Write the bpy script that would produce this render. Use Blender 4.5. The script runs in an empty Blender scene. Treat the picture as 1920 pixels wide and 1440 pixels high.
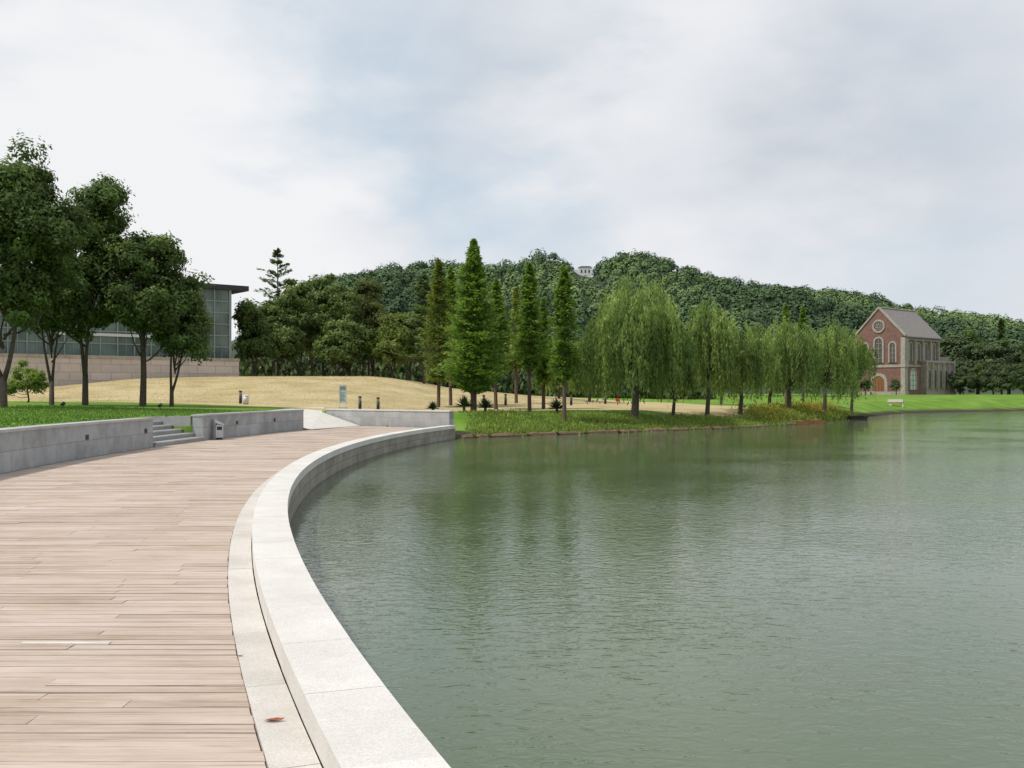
import bpy, math, random
import numpy as np
from mathutils import Vector, Matrix
random.seed(3)
rng = np.random.default_rng(11)
SC = bpy.context.scene
COL = SC.collection
F = 1850.0; EYE = 1.6; HY = 735.0
CX, CY = 61.1, 26.96
WATER = -0.45
def at(px, Y): return (px-960.0)/F*Y
def sm(t):
    t = np.clip(t, 0, 1); return t*t*(3-2*t)
# ------------------------------------------------------------------ helpers
def tag(o, label=None, cat=None, group=None, kind=None):
    if label: o['label'] = label
    if cat: o['category'] = cat
    if group: o['group'] = group
    if kind: o['kind'] = kind
    return o
def empty(name, loc, rz=0.0):
    o = bpy.data.objects.new(name, None); COL.objects.link(o)
    o.location = loc; o.rotation_euler = (0, 0, rz); o.empty_display_size = .3
    return o
def thing(name, label, cat, loc, rz=0.0, group=None):
    return tag(empty(name, loc, rz), label, cat, group)
def np_mesh(name, V, Fq, mat, parent=None, tint=None, smooth=False, attrs=None):
    me = bpy.data.meshes.new(name)
    V = np.asarray(V, dtype=np.float32); Fq = np.asarray(Fq, dtype=np.int32)
    k = Fq.shape[1]
    me.vertices.add(len(V)); me.vertices.foreach_set('co', V.ravel())
    me.loops.add(Fq.size); me.loops.foreach_set('vertex_index', Fq.ravel())
    me.polygons.add(len(Fq))
    me.polygons.foreach_set('loop_start', np.arange(0, Fq.size, k, dtype=np.int32))
    me.polygons.foreach_set('loop_total', np.full(len(Fq), k, dtype=np.int32))
    if smooth: me.polygons.foreach_set('use_smooth', np.ones(len(Fq), dtype=bool))
    me.update(calc_edges=True)
    if tint is not None:
        a = me.attributes.new('tint', 'FLOAT', 'POINT'); a.data.foreach_set('value', np.asarray(tint, dtype=np.float32))
    for kx, arr in (attrs or {}).items():
        a = me.attributes.new(kx, 'FLOAT', 'POINT'); a.data.foreach_set('value', np.asarray(arr, dtype=np.float32))
    me.materials.append(mat)
    o = bpy.data.objects.new(name, me); COL.objects.link(o)
    if parent: o.parent = parent
    return o
class MB:
    def __init__(s): s.v = []; s.f = []; s.t = []
    def add(s, vs, fs, tint=.5):
        b = len(s.v); s.v += [tuple(v) for v in vs]; s.f += [tuple(b+i for i in f) for f in fs]; s.t += [tint]*len(vs)
    def hexa(s, p, tint=.5):
        s.add(p, [(3,2,1,0),(4,5,6,7),(0,1,5,4),(1,2,6,5),(2,3,7,6),(3,0,4,7)], tint)
    def box(s, x0, x1, y0, y1, z0, z1, tint=.5):
        s.hexa([(x0,y0,z0),(x1,y0,z0),(x1,y1,z0),(x0,y1,z0),(x0,y0,z1),(x1,y0,z1),(x1,y1,z1),(x0,y1,z1)], tint)
    def prism(s, poly, y0, y1, axis='y', tint=.5):
        n = len(poly)
        if axis == 'y': a = [(p[0], y0, p[1]) for p in poly]; b = [(p[0], y1, p[1]) for p in poly]
        elif axis == 'x': a = [(y0, p[0], p[1]) for p in poly]; b = [(y1, p[0], p[1]) for p in poly]
        else: a = [(p[0], p[1], y0) for p in poly]; b = [(p[0], p[1], y1) for p in poly]
        fs = [tuple(range(n)), tuple(range(2*n-1, n-1, -1))]
        fs += [(i, n+i, n+(i+1) % n, (i+1) % n) for i in range(n)]
        s.add(a+b, fs, tint)
    def ring(s, outer, inner, y0, y1, axis='y', closed=True):
        n = len(outer)
        def P(p, y): return (p[0], y, p[1]) if axis == 'y' else (y, p[0], p[1])
        vs = [P(p, y0) for p in outer]+[P(p, y0) for p in inner]+[P(p, y1) for p in outer]+[P(p, y1) for p in inner]
        fs = []
        for i in range(n if closed else n-1):
            j = (i+1) % n
            fs += [(i, j, n+j, n+i), (2*n+i, 3*n+i, 3*n+j, 2*n+j), (i, 2*n+i, 2*n+j, j), (n+i, n+j, 3*n+j, 3*n+i)]
        s.add(vs, fs)
    def tube(s, pts, rad, n=8, tint=.5):
        pts = [Vector(p) for p in pts]; vs = []; fs = []
        m = len(pts)
        for i, p in enumerate(pts):
            d = (pts[min(i+1, m-1)]-pts[max(i-1, 0)]).normalized()
            r = Vector((1, 0, 0)) if abs(d.x) < .8 else Vector((0, 1, 0))
            u = d.cross(r).normalized(); w = d.cross(u)
            R = rad[i] if hasattr(rad, '__len__') else rad
            for k in range(n):
                a = 2*math.pi*k/n
                vs.append(p+u*math.cos(a)*R+w*math.sin(a)*R)
        for i in range(m-1):
            for k in range(n):
                fs.append((i*n+k, i*n+(k+1) % n, (i+1)*n+(k+1) % n, (i+1)*n+k))
        fs.append(tuple(range(n))); fs.append(tuple(range(m*n-1, (m-1)*n-1, -1)))
        s.add(vs, fs, tint)
    def lathe(s, prof, n=16, c=(0, 0)):
        vs = []; fs = []
        for r, z in prof:
            for k in range(n):
                a = 2*math.pi*k/n; vs.append((c[0]+r*math.cos(a), c[1]+r*math.sin(a), z))
        m = len(prof)
        for i in range(m-1):
            for k in range(n): fs.append((i*n+k, i*n+(k+1) % n, (i+1)*n+(k+1) % n, (i+1)*n+k))
        fs.append(tuple(range(n-1, -1, -1))); fs.append(tuple(range((m-1)*n, m*n)))
        s.add(vs, fs)
    def build(s, name, mat, parent=None, smooth=False, bevel=0):
        me = bpy.data.meshes.new(name); me.from_pydata(s.v, [], s.f); me.update()
        a = me.attributes.new('tint', 'FLOAT', 'POINT'); a.data.foreach_set('value', np.array(s.t, dtype=np.float32))
        if smooth: me.polygons.foreach_set('use_smooth', [True]*len(me.polygons))
        me.materials.append(mat)
        import bmesh
        bm = bmesh.new(); bm.from_mesh(me); bmesh.ops.recalc_face_normals(bm, faces=bm.faces); bm.to_mesh(me); bm.free()
        o = bpy.data.objects.new(name, me); COL.objects.link(o)
        if parent: o.parent = parent
        if bevel:
            m = o.modifiers.new('b', 'BEVEL'); m.width = bevel; m.segments = 2; m.limit_method = 'ANGLE'
        return o
def copy_tree(o, parent=None):
    c = o.copy(); COL.objects.link(c); c.parent = parent
    for ch in list(o.children): copy_tree(ch, c)
    return c
# ------------------------------------------------------------------ materials
def newmat(name):
    m = bpy.data.materials.new(name); m.use_nodes = True
    nt = m.node_tree; b = nt.nodes['Principled BSDF']
    return m, nt, b
def N(nt, t, **kw):
    n = nt.nodes.new(t)
    for k, v in kw.items():
        if k.startswith('_'): setattr(n, k[1:], v)
        else: n.inputs[k].default_value = v
    return n
def ramp(nt, stops, src):
    r = nt.nodes.new('ShaderNodeValToRGB'); e = r.color_ramp.elements
    while len(e) < len(stops): e.new(.5)
    for i, (p, c) in enumerate(stops):
        e[i].position = p; e[i].color = (*c, 1)
    nt.links.new(src, r.inputs['Fac']); return r
def simple(name, c, rough=.6, metal=0, var=.12, scale=6, bump=0.0, bscale=40):
    m, nt, b = newmat(name); L = nt.links
    tc = N(nt, 'ShaderNodeTexCoord'); n = N(nt, 'ShaderNodeTexNoise', Scale=scale, Detail=6.0, Roughness=.65)
    L.new(tc.outputs['Object'], n.inputs['Vector'])
    r = ramp(nt, [(.25, tuple(x*(1-var*1.6) for x in c)), (.75, tuple(min(1, x*(1+var)) for x in c))], n.outputs['Fac'])
    L.new(r.outputs['Color'], b.inputs['Base Color'])
    b.inputs['Roughness'].default_value = rough; b.inputs['Metallic'].default_value = metal
    if bump:
        n2 = N(nt, 'ShaderNodeTexNoise', Scale=bscale, Detail=4.0); L.new(tc.outputs['Object'], n2.inputs['Vector'])
        bp = N(nt, 'ShaderNodeBump', Strength=.5, Distance=bump); L.new(n2.outputs['Fac'], bp.inputs['Height']); L.new(bp.outputs['Normal'], b.inputs['Normal'])
    return m
def foliage(name, dark, mid, light, trans=.36, k=1.0):
    m, nt, b = newmat(name); L = nt.links
    a = N(nt, 'ShaderNodeAttribute', _attribute_name='tint')
    dark, mid, light = [tuple(min(.8, x*k) for x in c) for c in (dark, mid, light)]
    r = ramp(nt, [(0, dark), (.5, mid), (1, light)], a.outputs['Fac'])
    L.new(r.outputs['Color'], b.inputs['Base Color']); b.inputs['Roughness'].default_value = .65
    b.inputs['Specular IOR Level'].default_value = .2
    if trans > 0:
        t = N(nt, 'ShaderNodeBsdfTranslucent'); mx = N(nt, 'ShaderNodeMixShader', Fac=trans)
        br = N(nt, 'ShaderNodeMix', _data_type='RGBA', _blend_type='MULTIPLY'); br.inputs[0].default_value = 1; br.inputs[7].default_value = (1.5, 1.55, .95, 1)
        L.new(r.outputs['Color'], br.inputs[6]); L.new(br.outputs[2], t.inputs['Color'])
        L.new(b.outputs['BSDF'], mx.inputs[1]); L.new(t.outputs['BSDF'], mx.inputs[2])
        L.new(mx.outputs['Shader'], nt.nodes['Material Output'].inputs['Surface'])
    return m
def granite(name, c, axis=None, bw=1.0, bh=.3, mortar=.006, var=.14, speck=180, rough=.75, stain=.3, mcol=.45):
    m, nt, b = newmat(name); L = nt.links
    tc = N(nt, 'ShaderNodeTexCoord')
    n = N(nt, 'ShaderNodeTexNoise', Scale=speck, Detail=2.0, Roughness=.7); L.new(tc.outputs['Object'], n.inputs['Vector'])
    r = ramp(nt, [(.3, tuple(x*(1-var*2) for x in c)), (.7, tuple(min(1, x*(1+var)) for x in c))], n.outputs['Fac'])
    n2 = N(nt, 'ShaderNodeTexNoise', Scale=1.3, Detail=9.0, Roughness=.7); L.new(tc.outputs['Object'], n2.inputs['Vector'])
    r2 = ramp(nt, [(.3, (1-stain, 1-stain*1.05, 1-stain*1.15)), (.62, (1.0,)*3)], n2.outputs['Fac'])
    mx = N(nt, 'ShaderNodeMix', _data_type='RGBA', _blend_type='MULTIPLY'); mx.inputs[0].default_value = 1
    L.new(r.outputs['Color'], mx.inputs[6]); L.new(r2.outputs['Color'], mx.inputs[7])
    at_ = N(nt, 'ShaderNodeAttribute', _attribute_name='tint')
    mt = N(nt, 'ShaderNodeMapRange'); mt.inputs['To Min'].default_value = .94; mt.inputs['To Max'].default_value = 1.06
    L.new(at_.outputs['Fac'], mt.inputs['Value'])
    mx3 = N(nt, 'ShaderNodeVectorMath', _operation='SCALE'); L.new(mx.outputs[2], mx3.inputs[0]); L.new(mt.outputs['Result'], mx3.inputs['Scale'])
    out = mx3.outputs[0]
    if axis:
        sp = N(nt, 'ShaderNodeSeparateXYZ'); cb = N(nt, 'ShaderNodeCombineXYZ'); L.new(tc.outputs['Object'], sp.inputs[0])
        L.new(sp.outputs[axis], cb.inputs['X']); L.new(sp.outputs['Z'], cb.inputs['Y'])
        bt = N(nt, 'ShaderNodeTexBrick', Scale=1.0); bt.inputs['Mortar Size'].default_value = mortar; bt.inputs['Brick Width'].default_value = bw; bt.inputs['Row Height'].default_value = bh
        bt.inputs['Color1'].default_value = (.88,)*3+(1,); bt.inputs['Color2'].default_value = (1.08,)*3+(1,); bt.inputs['Mortar'].default_value = (mcol,)*3+(1,)
        L.new(cb.outputs[0], bt.inputs['Vector'])
        mx2 = N(nt, 'ShaderNodeMix', _data_type='RGBA', _blend_type='MULTIPLY'); mx2.inputs[0].default_value = 1
        L.new(out, mx2.inputs[6]); L.new(bt.outputs['Color'], mx2.inputs[7]); out = mx2.outputs[2]
    L.new(out, b.inputs['Base Color']); b.inputs['Roughness'].default_value = rough
    bp = N(nt, 'ShaderNodeBump', Strength=.25, Distance=.003); L.new(n.outputs['Fac'], bp.inputs['Height']); L.new(bp.outputs['Normal'], b.inputs['Normal'])
    return m
M = {}
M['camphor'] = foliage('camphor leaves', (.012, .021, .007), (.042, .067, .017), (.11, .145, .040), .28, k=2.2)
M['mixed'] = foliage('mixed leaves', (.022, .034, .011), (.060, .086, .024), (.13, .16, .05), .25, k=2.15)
M['cedar'] = foliage('cedar needles', (.016, .03, .013), (.042, .065, .028), (.09, .12, .048), k=2.1)
M['yellowish'] = foliage('yellow green leaves', (.03, .05, .01), (.10, .13, .03), (.20, .23, .06), k=1.7)
M['reddish'] = foliage('bronze leaves', (.028, .032, .012), (.07, .085, .026), (.14, .145, .045), k=1.7)
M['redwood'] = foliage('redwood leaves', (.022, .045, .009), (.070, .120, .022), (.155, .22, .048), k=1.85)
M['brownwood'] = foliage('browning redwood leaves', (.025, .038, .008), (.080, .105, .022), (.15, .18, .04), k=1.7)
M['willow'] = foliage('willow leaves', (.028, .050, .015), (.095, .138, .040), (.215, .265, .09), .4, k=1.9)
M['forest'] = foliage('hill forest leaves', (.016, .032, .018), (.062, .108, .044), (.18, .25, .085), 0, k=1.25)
M['dark'] = foliage('dark leaves', (.013, .021, .010), (.036, .054, .021), (.075, .10, .035), 0, k=1.9)
M['bank'] = foliage('bank plants', (.04, .065, .014), (.12, .165, .035), (.22, .27, .07), k=1.7)
M['flower'] = foliage('orange lilies', (.07, .12, .02), (.45, .32, .04), (.8, .40, .05))
M['grass'] = foliage('lawn blades', (.07, .14, .015), (.12, .23, .03), (.2, .3, .06), 0)
M['straw'] = foliage('dry blades', (.38, .31, .16), (.47, .39, .22), (.56, .47, .28), 0)
M['yucca'] = foliage('yucca blades', (.008, .02, .01), (.03, .055, .025), (.07, .11, .05), 0)
M['bark'] = simple('bark', (.085, .066, .05), .9, var=.4, scale=9, bump=.02)
M['bark_red'] = simple('reddish bark', (.13, .085, .06), .9, var=.35, scale=12, bump=.02)
M['coping'] = granite('pale granite coping', (.72, .69, .65), stain=.17, var=.10, speck=110)
M['curb'] = granite('curb granite', (.65, .605, .56), stain=.25, var=.11, speck=110)
M['face'] = granite('lake face stone', (.40, .37, .31), 'Y', 1.0, .22, .008, stain=.45)
M['greywall'] = granite('grey wall stone', (.41, .425, .435), 'Y', 1.2, .42, .008, stain=.4, speck=90, mcol=.6)
M['greywallx'] = granite('grey wall stone x', (.50, .50, .50), 'X', 1.0, .42, .006, stain=.3, speck=90, mcol=.7)
M['cap'] = granite('wall cap stone', (.48, .48, .48), stain=.3)
M['step'] = granite('step stone', (.36, .36, .35), stain=.25)
M['podium'] = granite('podium granite', (.60, .515, .475), 'X', 1.5, .62, .03, stain=.15, speck=30, mcol=.7)
M['path'] = simple('path concrete', (.62, .59, .54), .85, var=.1, scale=3)
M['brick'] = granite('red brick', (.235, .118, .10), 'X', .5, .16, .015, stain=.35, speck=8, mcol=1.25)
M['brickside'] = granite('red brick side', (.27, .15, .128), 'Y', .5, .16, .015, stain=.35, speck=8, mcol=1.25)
M['chstone'] = simple('chapel stone', (.38, .33, .29), .85, var=.25, scale=2)
M['chwall'] = granite('chapel wing stone', (.35, .285, .25), 'Y', .8, .4, .02, stain=.3, speck=8, mcol=.8)
M['slate'] = simple('slate roof', (.225, .205, .195), .9, var=.2, scale=3)
M['chglass'] = simple('chapel glass', (.10, .09, .085), .3, var=.3, scale=2)
M['paleglass'] = simple('pale glazed panes', (.62, .68, .66), .3, var=.15, scale=3)
M['wooddoor'] = simple('brown door wood', (.26, .10, .04), .6, var=.25, scale=4)
M['black'] = simple('black paint', (.022, .022, .024), .5, var=.2)
M['steel'] = simple('brushed steel', (.5, .51, .52), .4, .6, var=.08)
M['galv'] = simple('pale painted steel', (.55, .57, .58), .45, .2, var=.08)
M['white'] = simple('white paint', (.75, .75, .73), .6, var=.06)
M['teal'] = simple('pale teal panel', (.45, .58, .58), .4, var=.05)
M['red'] = simple('red paint', (.45, .05, .03), .5)
M['orangewood'] = simple('orange wood', (.45, .22, .09), .7, var=.3, scale=5)
M['darkwood'] = simple('dark wood', (.06, .045, .035), .8, var=.3, scale=5)
M['rustwood'] = simple('shore edging timber', (.2, .13, .08), .9, var=.4, scale=4)
M['roofdark'] = simple('dark roof metal', (.035, .04, .045), .8, var=.15)
M['mullion'] = simple('grey green mullion', (.24, .28, .275), .5, .1, var=.1)
M['interior'] = simple('dim interior', (.05, .06, .06), .8, var=.3, scale=.6)
M['redroof'] = simple('dull red tiles', (.30, .14, .11), .8)
M['deadleaf'] = simple('dead leaf', (.28, .08, .03), .7, var=.4, scale=60)
m, nt, b = newmat('green tinted glass')
b.inputs['Roughness'].default_value = .15; b.inputs['Specular IOR Level'].default_value = .45
tc = N(nt, 'ShaderNodeTexCoord'); nn = N(nt, 'ShaderNodeTexNoise', Scale=.5, Detail=3.0); nt.links.new(tc.outputs['Object'], nn.inputs['Vector'])
rr = ramp(nt, [(.35, (.05, .08, .07)), (.65, (.14, .19, .165))], nn.outputs['Fac']); nt.links.new(rr.outputs['Color'], b.inputs['Base Color'])
M['glass'] = m
# deck planks
m, nt, b = newmat('weathered planks'); L = nt.links
tc = N(nt, 'ShaderNodeTexCoord'); atn = N(nt, 'ShaderNodeAttribute', _attribute_name='tint')
cbx = N(nt, 'ShaderNodeVectorMath', _operation='ADD'); cmb = N(nt, 'ShaderNodeCombineXYZ'); ml = N(nt, 'ShaderNodeMath', _operation='MULTIPLY'); ml.inputs[1].default_value = 37.0
L.new(atn.outputs['Fac'], ml.inputs[0]); L.new(ml.outputs[0], cmb.inputs['X']); L.new(ml.outputs[0], cmb.inputs['Z']); L.new(tc.outputs['Object'], cbx.inputs[0]); L.new(cmb.outputs[0], cbx.inputs[1])
mp = N(nt, 'ShaderNodeMapping'); mp.inputs['Scale'].default_value = (1.5, 55, 1)
L.new(cbx.outputs[0], mp.inputs['Vector'])
g = N(nt, 'ShaderNodeTexNoise', Scale=1.0, Detail=8.0, Roughness=.72, Distortion=.5); L.new(mp.outputs[0], g.inputs['Vector'])
mpb = N(nt, 'ShaderNodeMapping'); mpb.inputs['Scale'].default_value = (1.0, 75, 1); L.new(cbx.outputs[0], mpb.inputs['Vector'])
ck = N(nt, 'ShaderNodeTexNoise', Scale=1.0, Detail=3.0, Roughness=.5, Distortion=.3); L.new(mpb.outputs[0], ck.inputs['Vector'])
mpc = N(nt, 'ShaderNodeMapping'); mpc.inputs['Scale'].default_value = (.5, 1.3, 1); L.new(tc.outputs['Object'], mpc.inputs['Vector'])
big = N(nt, 'ShaderNodeTexNoise', Scale=1.1, Detail=9.0, Roughness=.75); L.new(mpc.outputs[0], big.inputs['Vector'])
rg = ramp(nt, [(.25, (.31, .245, .20)), (.42, (.48, .395, .335)), (.62, (.55, .47, .41)), (.8, (.62, .56, .50))], g.outputs['Fac'])
rt = ramp(nt, [(0, (.83, .80, .77)), (.4, (.97, .955, .94)), (.9, (1.06, 1.06, 1.06)), (1, (1.35, 1.55, 1.7))], atn.outputs['Fac'])
rb = ramp(nt, [(.32, (.76, .70, .63)), (.48, (.97, .94, .91)), (.66, (1.09, 1.09, 1.11))], big.outputs['Fac'])
rk = ramp(nt, [(.315, (.36, .31, .27)), (.37, (1, 1, 1))], ck.outputs['Fac'])
src = rg.outputs[0]
for o_ in (rt, rb, rk):
    m1 = N(nt, 'ShaderNodeMix', _data_type='RGBA', _blend_type='MULTIPLY'); m1.inputs[0].default_value = 1
    L.new(src, m1.inputs[6]); L.new(o_.outputs[0], m1.inputs[7]); src = m1.outputs[2]
L.new(src, b.inputs['Base Color']); b.inputs['Roughness'].default_value = .85; b.inputs['Specular IOR Level'].default_value = .25
bp = N(nt, 'ShaderNodeBump', Strength=.6, Distance=.004); L.new(g.outputs['Fac'], bp.inputs['Height']); L.new(bp.outputs['Normal'], b.inputs['Normal'])
M['plank'] = m
# ground
m, nt, b = newmat('ground cover'); L = nt.links
tc = N(nt, 'ShaderNodeTexCoord'); a = N(nt, 'ShaderNodeAttribute', _attribute_name='dry'); a2 = N(nt, 'ShaderNodeAttribute', _attribute_name='mud')
n1 = N(nt, 'ShaderNodeTexNoise', Scale=.35, Detail=9.0, Roughness=.62); L.new(tc.outputs['Object'], n1.inputs['Vector'])
n2 = N(nt, 'ShaderNodeTexNoise', Scale=9.0, Detail=4.0, Roughness=.7); L.new(tc.outputs['Object'], n2.inputs['Vector'])
mxn = N(nt, 'ShaderNodeMath', _operation='MULTIPLY_ADD'); L.new(n2.outputs['Fac'], mxn.inputs[0]); mxn.inputs[1].default_value = .25
sc_ = N(nt, 'ShaderNodeMath', _operation='MULTIPLY'); L.new(n1.outputs['Fac'], sc_.inputs[0]); sc_.inputs[1].default_value = .75; L.new(sc_.outputs[0], mxn.inputs[2])
rd = ramp(nt, [(.36, (.33, .275, .13)), (.5, (.455, .365, .195)), (.64, (.53, .44, .265))], mxn.outputs[0])
rgx = ramp(nt, [(.34, (.085, .165, .02)), (.5, (.13, .24, .03)), (.66, (.21, .31, .06))], mxn.outputs[0])
ad = N(nt, 'ShaderNodeMath', _operation='MULTIPLY_ADD'); L.new(n1.outputs['Fac'], ad.inputs[0]); ad.inputs[1].default_value = .8
ad2 = N(nt, 'ShaderNodeMath', _operation='SUBTRACT'); L.new(a.outputs['Fac'], ad2.inputs[0]); ad2.inputs[1].default_value = .4; L.new(ad2.outputs[0], ad.inputs[2])
rs = ramp(nt, [(.3, (0, 0, 0)), (.7, (1, 1, 1))], ad.outputs[0])
mg = N(nt, 'ShaderNodeMix', _data_type='RGBA'); L.new(rs.outputs[0], mg.inputs[0]); L.new(rgx.outputs[0], mg.inputs[6]); L.new(rd.outputs[0], mg.inputs[7])
mm = N(nt, 'ShaderNodeMix', _data_type='RGBA'); L.new(a2.outputs['Fac'], mm.inputs[0]); L.new(mg.outputs[2], mm.inputs[6]); mm.inputs[7].default_value = (.05, .045, .03, 1)
L.new(mm.outputs[2], b.inputs['Base Color']); b.inputs['Roughness'].default_value = .95; b.inputs['Specular IOR Level'].default_value = .1
bp = N(nt, 'ShaderNodeBump', Strength=.5, Distance=.04); L.new(n2.outputs['Fac'], bp.inputs['Height']); L.new(bp.outputs['Normal'], b.inputs['Normal'])
M['ground'] = m
# water
m, nt, b = newmat('green lake water'); L = nt.links
tc = N(nt, 'ShaderNodeTexCoord')
b.inputs['Base Color'].default_value = (.090, .122, .066, 1); b.inputs['Roughness'].default_value = .02; b.inputs['IOR'].default_value = 1.38
mp = N(nt, 'ShaderNodeMapping'); mp.inputs['Scale'].default_value = (.9, 1.4, 1); mp.inputs['Rotation'].default_value = (0, 0, .35); L.new(tc.outputs['Object'], mp.inputs['Vector'])
w1 = N(nt, 'ShaderNodeTexNoise', Scale=5.6, Detail=2.5, Roughness=.5, Distortion=.9); L.new(mp.outputs[0], w1.inputs['Vector'])
w2 = N(nt, 'ShaderNodeTexNoise', Scale=16.0, Detail=2.0, Roughness=.5, Distortion=.3); L.new(mp.outputs[0], w2.inputs['Vector'])
w3 = N(nt, 'ShaderNodeTexNoise', Scale=.16, Detail=4.0, Roughness=.6); L.new(tc.outputs['Object'], w3.inputs['Vector'])
r3 = ramp(nt, [(.40, (.42,)*3), (.60, (1.0,)*3)], w3.outputs['Fac'])
b1 = N(nt, 'ShaderNodeBump', Distance=.0125); L.new(w1.outputs['Fac'], b1.inputs['Height']); L.new(r3.outputs[0], b1.inputs['Strength'])
b2 = N(nt, 'ShaderNodeBump', Distance=.0034); L.new(w2.outputs['Fac'], b2.inputs['Height']); L.new(r3.outputs[0], b2.inputs['Strength']); L.new(b1.outputs['Normal'], b2.inputs['Normal'])
L.new(b2.outputs['Normal'], b.inputs['Normal'])
M['water'] = m
M['hill'] = simple('hill soil', (.04, .065, .03), .95, var=.3, scale=.05)
# ------------------------------------------------------------------ terrain
SX = [-40, -2.6, -1, 3.7, 8, 13, 18, 26, 38, 56, 120, 260, 2000]
SY = [43.2, 43.35, 45.0, 48.6, 52, 56.2, 62.5, 76, 95, 108, 132, 150, 400]
def Ys(X): return np.interp(X, SX, SY)
W3A = (-2.78, 43.75); W3B = (-9.1, 48.4)
def in_deck(X, Y):
    R = np.hypot(X-CX, Y-CY)
    d = (W3B[0]-W3A[0])*(Y-W3A[1])-(W3B[1]-W3A[1])*(X-W3A[0])
    n = math.hypot(W3B[0]-W3A[0], W3B[1]-W3A[1])
    return R, d/n
def land(X, Y):
    R = np.hypot(X-CX, Y-CY)
    wl = sm((-5-X)/6)
    left = .78+.27*sm((R-72)/18)
    right = .5+.67*sm((Y-78)/75)*sm((X-2)/10)
    base = left*wl+right*(1-wl)
    mx = np.interp(X, [-70, -41, -34, -29.5, -12, -4, 1.8, 11, 20], [0, 0, 1.35, 1.85, 1.85, 1.3, .75, .2, 0])
    my = sm((Y-55)/28)*(1-.7*sm((Y-100)/30))
    return base+mx*my
def gz(X, Y):
    X = np.asarray(X, float); Y = np.asarray(Y, float)
    R, side = in_deck(X, Y)
    z = land(X, Y)
    s = (Y-Ys(X))*.8
    shore = np.where(s > 0, WATER+(z-WATER)*sm((s+.6)/7.5), WATER-1.2*sm(-s/2.5)-.02)
    z = np.where((X > -4), shore, z)
    ins = (R < 65.7) & (Y < 43.3)
    z = np.where(ins, -1.6, z)
    deck = (R >= 65.7) & (R < 71.85) & (side > -.22) & (Y < 49)
    z = np.where(deck, -.28, z)
    stair = (R >= 71.8) & (R < 73.5) & (Y > 28.6) & (Y < 32.5)
    z = np.where(stair, -.28, z)
    rp = (X > -12.6) & (X < -7) & (Y > 42.0) & (Y < 49.2) & (side > -.2) & (R < 75)
    z = np.where(rp & ~deck, -.1, z)
    return z
_, sd = in_deck(np.array([-5.0]), np.array([38.0]))
if sd[0] < 0:
    _old = in_deck
    def in_deck(X, Y):
        R, s = _old(X, Y); return R, -s
radii = np.concatenate([[0.5, 5, 10, 14], np.arange(16, 65.5, .7), [65.68, 65.72], np.arange(66.3, 71.6, .5), [71.84, 71.87, 72.3, 72.8, 73.4, 73.55], np.arange(74, 130, .8), np.arange(130, 200, 2.5), [210, 225, 250, 300, 400, 600, 1000, 1800, 3500]])
th = np.concatenate([np.radians(np.arange(110, 215, .25)), np.radians(np.arange(215, 470, 1.5))])
TH, RR = np.meshgrid(th, radii, indexing='ij')
GX = CX+RR*np.cos(TH); GY = CY+RR*np.sin(TH)
GZ = gz(GX, GY)
def inpoly(X, Y, P):
    c = np.zeros(X.shape, bool); n = len(P)
    for i in range(n):
        x1, y1 = P[i]; x2, y2 = P[(i+1) % n]
        cond = ((y1 > Y) != (y2 > Y)); xx = (x2-x1)*(Y-y1)/((y2-y1)+1e-12)+x1
        c ^= cond & (X < xx)
    return c
DRY = [(-46, 62), (-34, 58), (-22, 55), (-14, 51.5), (-9.5, 49), (-6, 50), (-3, 57), (3, 58.5), (8, 59.5), (13, 58), (17, 60.8), (18.6, 63), (17, 70), (14, 86), (6, 95), (-4, 103), (-12, 108), (-46, 108)]
dry = inpoly(GX, GY, DRY).astype(float)
mud = ((GZ < -.2)).astype(float)
nT, nR = GX.shape
idx = np.arange(nT*nR).reshape(nT, nR)
i2 = np.roll(idx, -1, axis=0)
quads = np.stack([idx[:, :-1], idx[:, 1:], i2[:, 1:], i2[:, :-1]], -1).reshape(-1, 4)
V = np.stack([GX, GY, GZ], -1).reshape(-1, 3)
gob = np_mesh('ground', V, quads, M['ground'], attrs={'dry': dry.ravel(), 'mud': mud.ravel()}, smooth=True)
tag(gob, 'green lawn and dry straw coloured grass mound around the lake', 'ground', kind='structure')
wm = MB(); wm.add([(-6, -80, WATER), (900, -80, WATER), (900, 300, WATER), (-6, 300, WATER)], [(0, 1, 2, 3)])
tag(wm.build('water', M['water']), 'rippled green lake reflecting trees', 'lake', kind='structure')
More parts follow.
